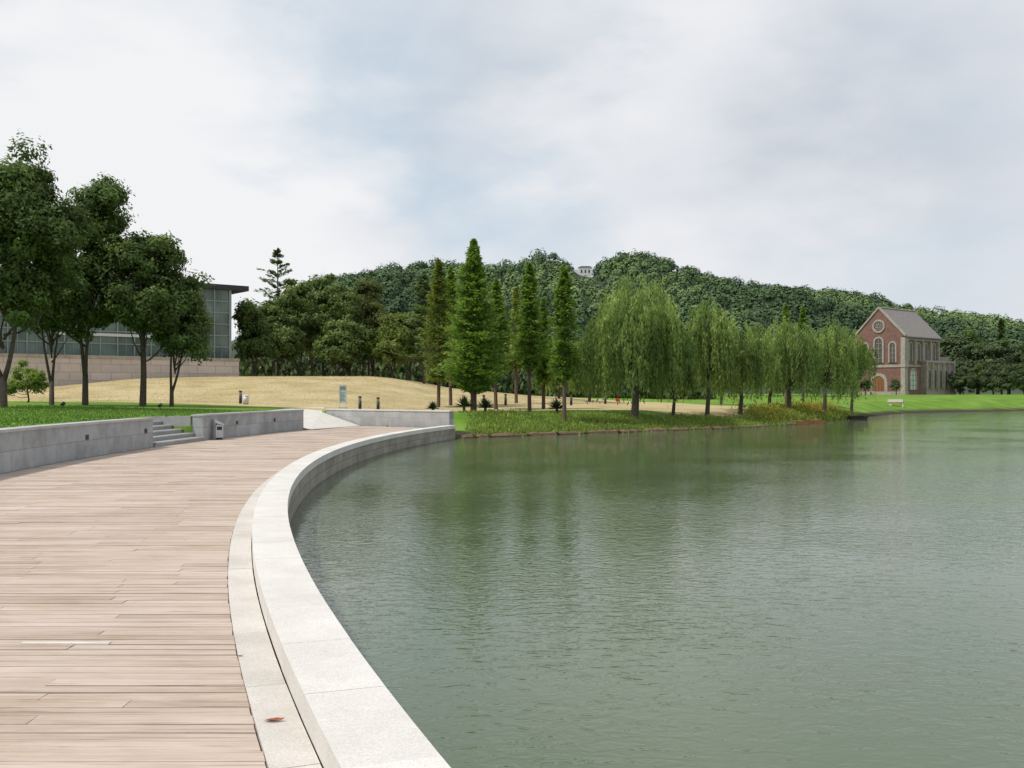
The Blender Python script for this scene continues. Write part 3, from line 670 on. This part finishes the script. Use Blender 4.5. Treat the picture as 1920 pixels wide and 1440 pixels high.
# ------------------------------------------------------------------ chapel
CHX = at(1648, 160); chz = float(gz(CHX, 160))
ch = thing('chapel', 'red brick chapel with stone trim, gabled front and cross', 'chapel', (CHX, 160, chz), math.radians(-50))
W = 8.4; EV = 9.6; AP = 13.9; LN = 11.4; BK = 15.2
mb = MB(); mb.prism([(-W/2, -.3), (W/2, -.3), (W/2, EV), (0, AP), (-W/2, EV)], 0, .5); mb.build('front_wall', M['brick'], ch)
mb = MB(); mb.box(W/2-.4, W/2, .5, LN, -.3, EV); mb.box(-W/2, -W/2+.4, .5, LN, -.3, EV); mb.box(-W/2+.4, W/2-.4, LN-.4, LN, -.3, EV); mb.build('side_wall', M['brickside'], ch)
rf = MB()
for s in (-1, 1):
    rf.prism([(0, AP-.05), (s*(W/2+.5), EV-.5), (s*(W/2+.5), EV-.3), (0, AP+.18)], .35, LN+.3)
rf = rf.build('roof', M['slate'], ch)
mb = MB(); mb.tube([(0, .3, AP+.25), (0, LN+.3, AP+.25)], .12, 6); mb.build('ridge_cap', M['chstone'], rf)
mb = MB()
for s in (-1, 1): mb.prism([(s*.0, AP+.4), (s*(W/2+.35), EV), (s*(W/2+.35), EV-.35), (0, AP+.02)], -.16, .34)
mb.build('gable_coping', M['chstone'], ch)
mb = MB(); mb.box(-.06, .06, -.02, .10, AP+.35, AP+1.6); mb.box(-.36, .36, -.01, .09, AP+1.0, AP+1.12); mb.build('cross', M['roofdark'], ch)
for s in (-1, 1):
    mb = MB(); mb.box(s*W/2-.33, s*W/2+.4, -.25, .65, -.3, EV-.5); mb.box(s*W/2-.4, s*W/2+.5, -.35, .75, 4.4, 4.85); mb.box(s*W/2-.4, s*W/2+.48, -.32, .72, -.3, .6); mb.build('corner_pier', M['chstone'], ch)
for (za, zb_) in ((4.4, 4.8), (-.2, .5)):
    mb = MB(); mb.box(-W/2+.42, W/2-.42, -.12, -.003, za, zb_); mb.build('stone_band', M['chstone'], ch)
def circ(cx, cz_, r, n=20): return [(cx+r*math.cos(a), cz_+r*math.sin(a)) for a in np.linspace(0, 2*math.pi, n, endpoint=False)]
mb = MB(); mb.ring(circ(0, 11.1, 1.1), circ(0, 11.1, .8), -.14, .02); ro = mb.build('rose_window', M['chstone'], ch)
mb = MB(); mb.prism(circ(0, 11.1, .8), -.03, -.006); mb.build('pane', M['chglass'], ro)
mb = MB()
for a in range(6):
    c_, s_ = math.cos(a*math.pi/3), math.sin(a*math.pi/3); mb.ring(circ(c_*.42, 11.1+s_*.42, .24, 8), circ(c_*.42, 11.1+s_*.42, .17, 8), -.09, -.035)
mb.build('tracery', M['chstone'], ro)
def arch_win(cx, z0, w, h, fr=.28, side=False, glass='chglass', bars=True, mat='chstone', xo=None):
    y0, y1, yg0, yg1 = (-.15, -.004, -.05, -.02)
    ax = 'y'
    xo = W/2 if xo is None else xo
    if side: ax = 'x'; y0, y1, yg0, yg1 = xo+.004, xo+.15, xo+.02, xo+.05
    mb = MB(); mb.ring(arch_poly(w+2*fr, h+fr, cx, z0), arch_poly(w, h, cx, z0+.001), y0, y1, ax); o = mb.build('window', M[mat], ch)
    mb = MB(); mb.prism(arch_poly(w, h, cx, z0), yg0, yg1, ax); mb.build('pane', M[glass], o)
    if bars:
        mb = MB()
        ya, yb = (yg0-.05, yg0-.004) if not side else (yg1+.004, yg1+.05)
        bx = lambda a0, a1, b0, b1: mb.box(a0, a1, ya, yb, b0, b1) if not side else mb.box(ya, yb, a0, a1, b0, b1)
        bx(cx-.03, cx+.03, z0, z0+h-.05)
        zz = z0+.7
        while zz < z0+h-w/2:
            bx(cx-w/2, cx+w/2, zz, zz+.05); zz += .8
        mb.build('glazing_bars', M['chstone'] if glass == 'chglass' else M['roofdark'], o)
    return o
arch_win(-2.4, 5.15, .95, 3.2, .24); arch_win(0, 5.15, 1.3, 4.0, .26); arch_win(2.4, 5.15, .95, 3.2, .24)
o = arch_win(0, 0, 2.1, 3.0, .5, bars=False, glass='wooddoor'); o.name = 'door'; o.children[0].name = 'door_leaf'
mb = MB()
for cx in (-.55, 0, .55): mb.box(cx-.03, cx+.03, -.08, -.055, .05, 2.5)
mb.build('door_moulding', M['darkwood'], o)
for cy in (2.1, 4.6, 7.1, 9.6): arch_win(cy, 5.4, .85, 2.9, .2, side=True, glass='chglass', bars=False)
arch_win(2.9, .8, 1.7, 3.2, .3, side=True, glass='paleglass')
for (xa, za, zb_) in ((.16, 4.5, 4.8), (.22, EV-.85, EV-.55)):
    mb = MB(); mb.box(W/2+.003, W/2+xa, .66, LN, za, zb_); mb.build('side_band', M['chstone'], ch)
for cy in (.95, 3.35, 5.85, 8.35, 11.0):
    mb = MB(); mb.box(W/2+.003, W/2+.36, cy-.17, cy+.17, 4.8, EV-.85); mb.build('pilaster', M['chstone'], ch)
AX = W/2+.9
mb = MB(); mb.box(W/2+.003, AX, 5.4, BK, -.3, 5.2); mb.build('aisle', M['chwall'], ch)
mb = MB(); mb.box(W/2+.01, AX+.2, 5.3, BK+.1, 5.2, 5.55); mb.build('parapet', M['chstone'], ch)
mb = MB(); mb.box(-W/2, W/2-.01, LN+.01, BK-.1, -.3, 6.3); mb.build('rear_wing', M['chwall'], ch)
for i in range(6):
    cy = 5.65+i*1.85; mb = MB(); mb.box(AX+.003, AX+.18, cy-.16, cy+.16, .5, 5.19); mb.build('column', M['chstone'], ch)
for i in range(5):
    cy = 5.65+.925+i*1.85
    arch_win(cy, 1.1, .75, 2.9, .14, side=True, bars=False, xo=AX)
mb = MB(); mb.box(AX+.003, AX+.28, 5.3, BK, -.3, .5); mb.build('plinth', M['chstone'], ch)
for i, (px, lb) in enumerate([(1680, 'round clipped shrub right of the chapel door'), (1622, 'round clipped shrub left of the chapel door')]):
    broadleaf('clipped_shrub', lb, 'shrub', at(px, 152), 152, 2.4, 1.6, .7, 'dark', 1500, .12, .45, 20, .08)
# ------------------------------------------------------------------ modern building
PL = (at(-60, 69.5), 69.5); PR = (at(448, 82), 82.0)
az = math.atan2(PR[1]-PL[1], PR[0]-PL[0]); LB = math.hypot(PR[0]-PL[0], PR[1]-PL[1])
bd = thing('glass_building', 'modern building of green glass on a pink granite podium', 'building', (PL[0], PL[1], 0), az)
mb = MB(); mb.box(0, LB, 0, 14, -.5, 4.15); mb.build('podium', M['podium'], bd)
mb = MB(); mb.box(-.05, LB+.05, -.06, 14.05, 4.15, 4.38); mb.build('podium_coping', M['chstone'], bd)
GT = 10.1; g0 = .8
mb = MB(); mb.box(0, LB-.9, g0+.6, 12, 4.38, GT); mb.build('interior_core', M['interior'], bd)
mb = MB(); mb.box(-1, LB+1.1, g0-.25, 13.5, GT, GT+.42); mb.build('roof', M['roofdark'], bd)
nb_ = 15; bw_ = (LB-.6)/nb_
for i in range(nb_):
    x0 = .1+i*bw_; x1 = x0+bw_
    mb = MB(); mb.box(x0+.03, x1-.03, g0+.05, g0+.1, 4.4, GT-.01); o = mb.build('window', M['glass'], bd)
    mb = MB()
    mb.box(x0-.045, x0+.045, g0-.04, g0+.12, 4.4, GT-.01)
    mb.box(x0+bw_/2-.02, x0+bw_/2+.02, g0+.0, g0+.049, 4.4, GT-.01)
    for zz in (5.3, 6.25, 7.2, 8.15, 9.1): mb.box(x0+.046, x1-.046, g0-.02, g0-.001, zz, zz+.08)
    mb.build('mullion', M['mullion'], o)
mb = MB(); mb.box(LB-.45, LB-.4, g0+.1, 12, 4.4, GT-.01); o = mb.build('window', M['glass'], bd)
mb = MB(); mb.box(LB-.55, LB-.35, g0-.06, g0+.16, 4.4, GT-.005); mb.build('corner_post', M['mullion'], bd)
mb = MB(); mb.box(6, LB-4, g0-.12, g0-.06, 5.9, 6.12); mb.build('handrail', M['galv'], bd)
# ------------------------------------------------------------------ street furniture
def bollard(px, Y, lb, h=.62):
    X = at(px, Y); t = thing('bollard_light', lb, 'bollard light', (X, Y, float(gz(X, Y))), 0, 'black bollard lights on the dry grass')
    mb = MB(); mb.lathe([(.085, -.05), (.085, h*.68)], 14); mb.build('post', M['black'], t, True)
    mb = MB(); mb.lathe([(.06, h*.68), (.06, h*.88)], 14); mb.build('lamp_lens', M['white'], t)
    mb = MB()
    for k in range(3): mb.lathe([(.083, h*(.71+.06*k)), (.083, h*(.73+.06*k))], 14)
    mb.build('louvre', M['black'], t)
    mb = MB(); mb.lathe([(.09, h*.88), (.09, h*.97), (.05, h)], 14); mb.build('cap', M['black'], t)
for (px, Y, lb) in [(675, 52, 'black bollard light just right of the sign panel'), (709, 53, 'black bollard light second right of the sign panel'),
                    (451, 56, 'black bollard light beside the steel litter bin on the mound'), (907, 62, 'black bollard light right of the largest redwood'),
                    (948, 64, 'black bollard light between two slim redwoods'), (1071, 66, 'black bollard light right of the slender redwood'),
                    (1135, 70, 'black bollard light behind the largest willow')]:
    bollard(px, Y, lb, .74)
X = at(643, 53); t = thing('sign_panel', 'upright pale teal information panel on the mound edge', 'sign', (X, 53, float(gz(X, 53))), math.radians(8))
mb = MB(); mb.box(-.2, -.165, -.035, .035, -.1, 1.26); mb.box(.165, .2, -.035, .035, -.1, 1.26); mb.box(-.164, .164, -.034, .034, 1.2, 1.26); mb.build('frame', M['galv'], t)
mb = MB(); mb.box(-.163, .163, -.012, .012, .28, 1.19); mb.build('panel', M['teal'], t)
mb = MB(); mb.box(-.15, .15, -.018, -.0125, .98, 1.16); mb.build('header', M['mullion'], t)
mb = MB()
for k in range(7): mb.box(-.13, .13-.04*(k % 3), -.016, -.0125, .4+.07*k, .42+.07*k)
mb.build('text_lines', M['roofdark'], t)
mb = MB(); mb.box(-.26, .26, -.14, .14, -.1, .05); mb.build('base', M['cap'], t)
X = at(461, 55); t = thing('litter_bin', 'round steel litter bin at the foot of the mound', 'litter bin', (X, 55, float(gz(X, 55))))
mb = MB(); mb.lathe([(.15, .03), (.16, .45)], 16); mb.build('body', M['galv'], t, True)
mb = MB(); mb.lathe([(.168, .452), (.172, .5), (.12, .53)], 16); mb.build('lid', M['white'], t)
mb = MB(); mb.lathe([(.13, -.05), (.13, .03)], 16); mb.build('base', M['black'], t)
Yb = 33.3; X = XR(Yb, 71.5)+.24
t = thing('litter_bin', 'steel litter bin with sloped hood beside the stone steps', 'litter bin', (X, Yb, 0), math.radians(20)); t.scale = (.85, .85, .95)
mb = MB(); mb.box(-.15, .15, -.17, .17, .06, .52); mb.build('body', M['steel'], t, bevel=.01)
mb = MB(); mb.prism([(-.17, .60), (.19, .50), (.19, .54), (-.17, .72)], -.19, .19); mb.build('hood', M['galv'], t)
mb = MB(); mb.box(-.13, -.1, -.165, .165, .521, .62); mb.build('bracket', M['black'], t)
mb = MB(); mb.box(-.1, .1, -.175, -.171, .34, .46); mb.build('opening', M['black'], t)
mb = MB(); mb.box(-.12, .12, -.13, .13, .002, .06); mb.build('foot', M['black'], t)
for px, Y, lb in [(118, 43, 'small black ground spotlight left of the tall forked tree'), (300, 44, 'small black ground spotlight between the two right lawn trees')]:
    X = at(px, Y); t = thing('ground_spotlight', lb, 'spotlight', (X, Y, float(gz(X, Y))))
    mb = MB(); mb.tube([(0, 0, -.05), (0, 0, .1)], .02, 8); mb.build('stake', M['black'], t)
    mb = MB(); mb.tube([(-.08, 0, .1), (.08, -.05, .17)], [.05, .08], 12); mb.build('lamp_head', M['black'], t)
X = at(1158, 68); t = thing('red_marker', 'small red sign on a post under the largest willow', 'sign', (X, 68, float(gz(X, 68))))
mb = MB(); mb.box(-.02, .02, -.02, .02, -.05, .3); mb.build('post', M['black'], t)
mb = MB(); mb.box(-.14, .14, -.03, -.021, .25, .5); mb.build('plate', M['red'], t)
X = at(1680, 100); t = thing('low_bench', 'low pale and orange bench on the right lawn by the water', 'bench', (X, 100, float(gz(X, 100))))
mb = MB(); mb.box(-.75, .75, -.2, .2, .32, .4); mb.build('seat', M['orangewood'], t)
mb = MB(); mb.box(-.75, .75, .18, .23, .42, .7); mb.build('backrest', M['white'], t)
for s in (-1, 1):
    mb = MB(); mb.box(s*.6-.06, s*.6+.06, -.18, .18, -.1, .32); mb.build('leg', M['white'], t)
def punt(px, Y, L_, mat, lb, rz, name, cat):
    X = at(px, Y); t = thing(name, lb, cat, (X, Y, WATER), rz)
    mb = MB()
    h = L_/2; w = .38
    mb.hexa([(-h*.75, -w*.8, -.08), (h*.75, -w*.8, -.08), (h*.75, w*.8, -.08), (-h*.75, w*.8, -.08), (-h, -w, .2), (h, -w, .2), (h, w, .2), (-h, w, .2)])
    mb.build('hull', M[mat], t)
    mb = MB(); mb.box(-h*.93, h*.93, -w*.85, w*.85, .202, .206); mb.build('inside', M['darkwood'], t)
    for xx_ in (-h*.4, h*.35):
        mb = MB(); mb.box(xx_-.1, xx_+.1, -w*.98, w*.98, .21, .25); mb.build('thwart', M[mat], t)
punt(1492, 62.5, 1.5, 'orangewood', 'small orange wooden punt at the tip of the bank, left one', .15, 'wooden_punt', 'boat')
punt(1522, 64.5, 1.7, 'orangewood', 'small orange wooden punt at the tip of the bank, right one', .3, 'wooden_punt', 'boat')
punt(1606, 75, 1.6, 'darkwood', 'dark low punt moored below the rightmost willow', .2, 'wooden_punt', 'boat')
def yucca(px, Y, s, lb):
    X = at(px, Y); t = thing('yucca_plant', lb, 'yucca', (X, Y, float(gz(X, Y))+.1), 0, 'dark spiky yuccas on the bank')
    V_ = []; Q = []; T = []
    for i in range(110):
        a = random.uniform(0, 6.283); e = math.radians(random.uniform(5, 88)); L_ = s*random.uniform(.7, 1.05)
        d = Vector((math.cos(a)*math.cos(e), math.sin(a)*math.cos(e), math.sin(e))); w = Vector((-math.sin(a), math.cos(a), 0))*.035
        b0 = Vector((0, 0, s*.3)); mid_ = b0+d*L_*.5; tip = b0+d*L_-Vector((0, 0, .1*L_*math.cos(e)))
        n0 = len(V_); V_ += [b0-w*.5, mid_-w, tip, mid_+w]; Q.append((n0, n0+1, n0+2, n0+3)); T += [random.uniform(.1, .9)]*4
    np_mesh('leaves', V_, Q, M['yucca'], t, tint=T)
    mb = MB(); mb.tube([(0, 0, -.2), (0, 0, s*.35)], [.09, .07], 8); mb.build('stem', M['bark'], t)
yucca(870, 52.5, .72, 'dark spiky yucca left of the largest redwood foot'); yucca(910, 52.0, .66, 'dark spiky yucca right of the largest redwood foot'); yucca(1044, 54, .72, 'dark spiky yucca left of the slender redwood')
yucca(812, 50.5, .45, 'small dark yucca behind the closing wall')
# ------------------------------------------------------------------ ground stuff
def scatter(name, n, fx, size, mat, label, cat, hmax, clump=.6, ncl=400, aspect=.3, flat=0, tmul=1.0, tfun=None):
    C0 = fx(ncl); k = rng.integers(0, len(C0), n)
    P = C0[k]+rng.normal(0, clump, (n, 2)); ch_ = rng.uniform(.35, 1, len(C0)); ct_ = rng.uniform(0, .5, len(C0))
    z = gz(P[:, 0], P[:, 1]); ok = (z > WATER-.12) & ((P[:, 0] > -2.2) | (np.hypot(P[:, 0]-CX, P[:, 1]-CY) > 72.6) | (P[:, 1] > 50)); P = P[ok]; z = z[ok]; k = k[ok]
    hh = rng.uniform(0, 1, len(P))*hmax*ch_[k]
    C = np.stack([P[:, 0], P[:, 1], z+hh], 1)
    tint = ct_[k]+.5*rng.uniform(0, 1, len(P)) if tfun is None else tfun(hh/hmax, len(P), k)
    d = np.tile(np.array([[0, 0, 1.0]]), (len(P), 1))
    return tag(cards(name, C, size, tint, M[mat], None, aspect, dirs=d, jit=.6), label, cat, kind='stuff')
def bankpts(n):
    X = rng.uniform(-2.0, 17.5, n); return np.stack([X, Ys(X)+rng.uniform(.1, 1, n)**1.2*(7-.28*X)], 1)
scatter('bank_plants', 42000, bankpts, .075, 'bank', 'leafy ground plants covering the lake bank', 'ground cover', .26, .4, 600)
def fl(n):
    u_ = rng.uniform(0, 1, n); X = 15.5+11*u_; return np.stack([X, Ys(X)+1.0+rng.uniform(0, 4.5, n)], 1)
scatter('bank_bushes', 18000, fl, .10, 'bank', 'tall green foliage of the flower bed under the willows', 'ground cover', .6, .5, 240)
scatter('orange_flowers', 5000, fl, .05, 'flower', 'orange lilies flowering under the willows', 'flowers', .75, .45, 150, .7, tfun=lambda h, n, k: np.where(h > .35, rng.uniform(.4, .95, n), rng.uniform(0, .3, n)))
def edge(n):
    f = rng.uniform(-.35, .21, n); R_ = rng.uniform(72.1, 84, n); return np.stack([CX-R_*np.cos(f), CY+R_*np.sin(f)], 1)
scatter('lawn_grass', 60000, edge, .045, 'grass', 'short grass blades of the left lawn', 'grass', .05, .5, 6000, .25)
def moundp(n):
    return np.stack([rng.uniform(-32, 2, n), rng.uniform(56, 86, n)], 1)
scatter('dry_grass', 30000, moundp, .035, 'straw', 'dry straw coloured grass tufts on the mound', 'grass', .03, .5, 6000, .3)
def hedge(n): return np.stack([rng.uniform(-30, 22, n), rng.uniform(110, 116, n)], 1)
scatter('undergrowth', 22000, hedge, .35, 'dark', 'dark undergrowth along the edge of the wood', 'undergrowth', 3.2, 1.0, 260, .6)
for (px, py, s, lb) in [(513, 1354, .035, 'curled reddish brown leaf on the granite curb'), (517, 1174, .016, 'small dark dead leaf in the joint of the parapet'), (450, 1232, .014, 'small dead leaf at the edge of the boardwalk')]:
    Y = F*EYE/(py-HY); X = at(px, Y); mb = MB()
    pts = [(-1.3, 0, .1), (-.6, -.45, .35), (.3, -.5, .4), (1.2, -.1, .2), (1.7, .1, .5), (.5, .45, .45), (-.5, .4, .3), (0, 0, 0)]
    mb.add([(a*s, b_*s, c_*s*.8) for a, b_, c_ in pts], [(7, 0, 1), (7, 1, 2), (7, 2, 3), (7, 3, 4), (7, 4, 5), (7, 5, 6), (7, 6, 0)])
    o = mb.build('fallen_leaf', M['deadleaf']); o.location = (X, Y, .01); tag(o, lb, 'leaf')
# ------------------------------------------------------------------ camera, light, sky
cam = bpy.data.cameras.new('camera'); co = bpy.data.objects.new('camera', cam); COL.objects.link(co)
cam.sensor_width = 36; cam.lens = 36*F/1920; cam.clip_end = 6000; cam.clip_start = .05
co.location = (0, 0, EYE); co.rotation_euler = (math.radians(90)+math.atan((HY-720)/F), 0, 0)
SC.camera = co
el = math.radians(56); azs = math.radians(-115)
sd_ = Vector((math.sin(azs)*math.cos(el), math.cos(azs)*math.cos(el), math.sin(el)))
sn = bpy.data.lights.new('sun', 'SUN'); sn.energy = 3.1; sn.angle = math.radians(5); sn.color = (1, .955, .87)
so = bpy.data.objects.new('sun', sn); COL.objects.link(so); so.rotation_euler = sd_.to_track_quat('Z', 'Y').to_euler()
w = bpy.data.worlds.new('World'); SC.world = w; w.use_nodes = True; nt = w.node_tree; L = nt.links
bg = nt.nodes['Background']; bg.inputs['Strength'].default_value = .1
sky = N(nt, 'ShaderNodeTexSky', _sky_type='NISHITA'); sky.sun_disc = False; sky.sun_elevation = el; sky.sun_rotation = azs
tc = N(nt, 'ShaderNodeTexCoord'); mp = N(nt, 'ShaderNodeMapping'); mp.inputs['Scale'].default_value = (1, 1, 2.3); mp.inputs['Location'].default_value = (.35, .1, .2)
L.new(tc.outputs['Generated'], mp.inputs['Vector'])
n1 = N(nt, 'ShaderNodeTexNoise', Scale=2.6, Detail=7.0, Roughness=.5, Distortion=.4); L.new(mp.outputs[0], n1.inputs['Vector'])
n2 = N(nt, 'ShaderNodeTexNoise', Scale=1.7, Detail=5.0, Roughness=.5); mp2 = N(nt, 'ShaderNodeMapping'); mp2.inputs['Location'].default_value = (3.1, 1.7, .6); mp2.inputs['Scale'].default_value = (1, 1, 2.0)
L.new(tc.outputs['Generated'], mp2.inputs['Vector']); L.new(mp2.outputs[0], n2.inputs['Vector'])
nw = N(nt, 'ShaderNodeTexNoise', Scale=4.0, Detail=6.0, Roughness=.55); L.new(mp.outputs[0], nw.inputs['Vector'])
wsub = N(nt, 'ShaderNodeVectorMath', _operation='SUBTRACT'); wsub.inputs[1].default_value = (.5, .5, .5); L.new(nw.outputs['Color'], wsub.inputs[0])
wsc = N(nt, 'ShaderNodeVectorMath', _operation='SCALE'); wsc.inputs['Scale'].default_value = .45; L.new(wsub.outputs[0], wsc.inputs[0])
wad = N(nt, 'ShaderNodeVectorMath', _operation='ADD'); L.new(tc.outputs['Generated'], wad.inputs[0]); L.new(wsc.outputs[0], wad.inputs[1])
def blob(px, py, r0, r1):
    d = Vector(((px-960)/F, 1, (HY-py)/F)).normalized()
    ds = N(nt, 'ShaderNodeVectorMath', _operation='DISTANCE'); ds.inputs[1].default_value = d; L.new(wad.outputs[0], ds.inputs[0])
    mr = N(nt, 'ShaderNodeMapRange', _interpolation_type='SMOOTHSTEP'); mr.inputs['From Min'].default_value = r1; mr.inputs['From Max'].default_value = r0
    L.new(ds.outputs['Value'], mr.inputs['Value']); return mr.outputs['Result']
def mathn(op, a_, b_):
    n = N(nt, 'ShaderNodeMath', _operation=op)
    for i_, v in enumerate((a_, b_)):
        if isinstance(v, (int, float)): n.inputs[i_].default_value = v
        else: L.new(v, n.inputs[i_])
    return n.outputs[0]
bright = mathn('MAXIMUM', mathn('MAXIMUM', blob(420, 330, .1, .34), blob(760, 330, .04, .17)), blob(1280, 260, .05, .26))
blue = mathn('MAXIMUM', mathn('MAXIMUM', blob(700, 90, .03, .2), blob(960, 330, .02, .15)), blob(620, 190, .0, .12))
grey = mathn('MAXIMUM', blob(1720, 250, .03, .26), blob(1000, 40, .0, .16))
rc = ramp(nt, [(.36, (.55,)*3), (.58, (.95,)*3)], n1.outputs['Fac'])
fac = mathn('SUBTRACT', mathn('ADD', rc.outputs[0], mathn('MULTIPLY', bright, .3)), mathn('MULTIPLY', blue, .5))
fcl = N(nt, 'ShaderNodeClamp'); L.new(fac, fcl.inputs[0]); fcl.inputs[1].default_value = .3; fcl.inputs[2].default_value = 1
sv = mathn('SUBTRACT', mathn('ADD', n2.outputs['Fac'], mathn('MULTIPLY', bright, .17)), mathn('MULTIPLY', grey, .10))
rb_ = ramp(nt, [(.35, (.63, .68, .75)), (.5, (.78, .81, .86)), (.70, (.95, .955, .975))], sv)
sc10 = N(nt, 'ShaderNodeVectorMath', _operation='SCALE'); sc10.inputs['Scale'].default_value = 9.4; L.new(rb_.outputs[0], sc10.inputs[0])
skb = N(nt, 'ShaderNodeMix', _data_type='RGBA'); skb.inputs[0].default_value = .6; L.new(sky.outputs[0], skb.inputs[6]); skb.inputs[7].default_value = (6.8, 8.2, 9.2, 1)
mxs = N(nt, 'ShaderNodeMix', _data_type='RGBA'); L.new(fcl.outputs[0], mxs.inputs[0]); L.new(skb.outputs[2], mxs.inputs[6]); L.new(sc10.outputs[0], mxs.inputs[7])
L.new(mxs.outputs[2], bg.inputs['Color'])
SC.view_settings.view_transform = 'Standard'; SC.view_settings.look = 'None'; SC.view_settings.exposure = 0
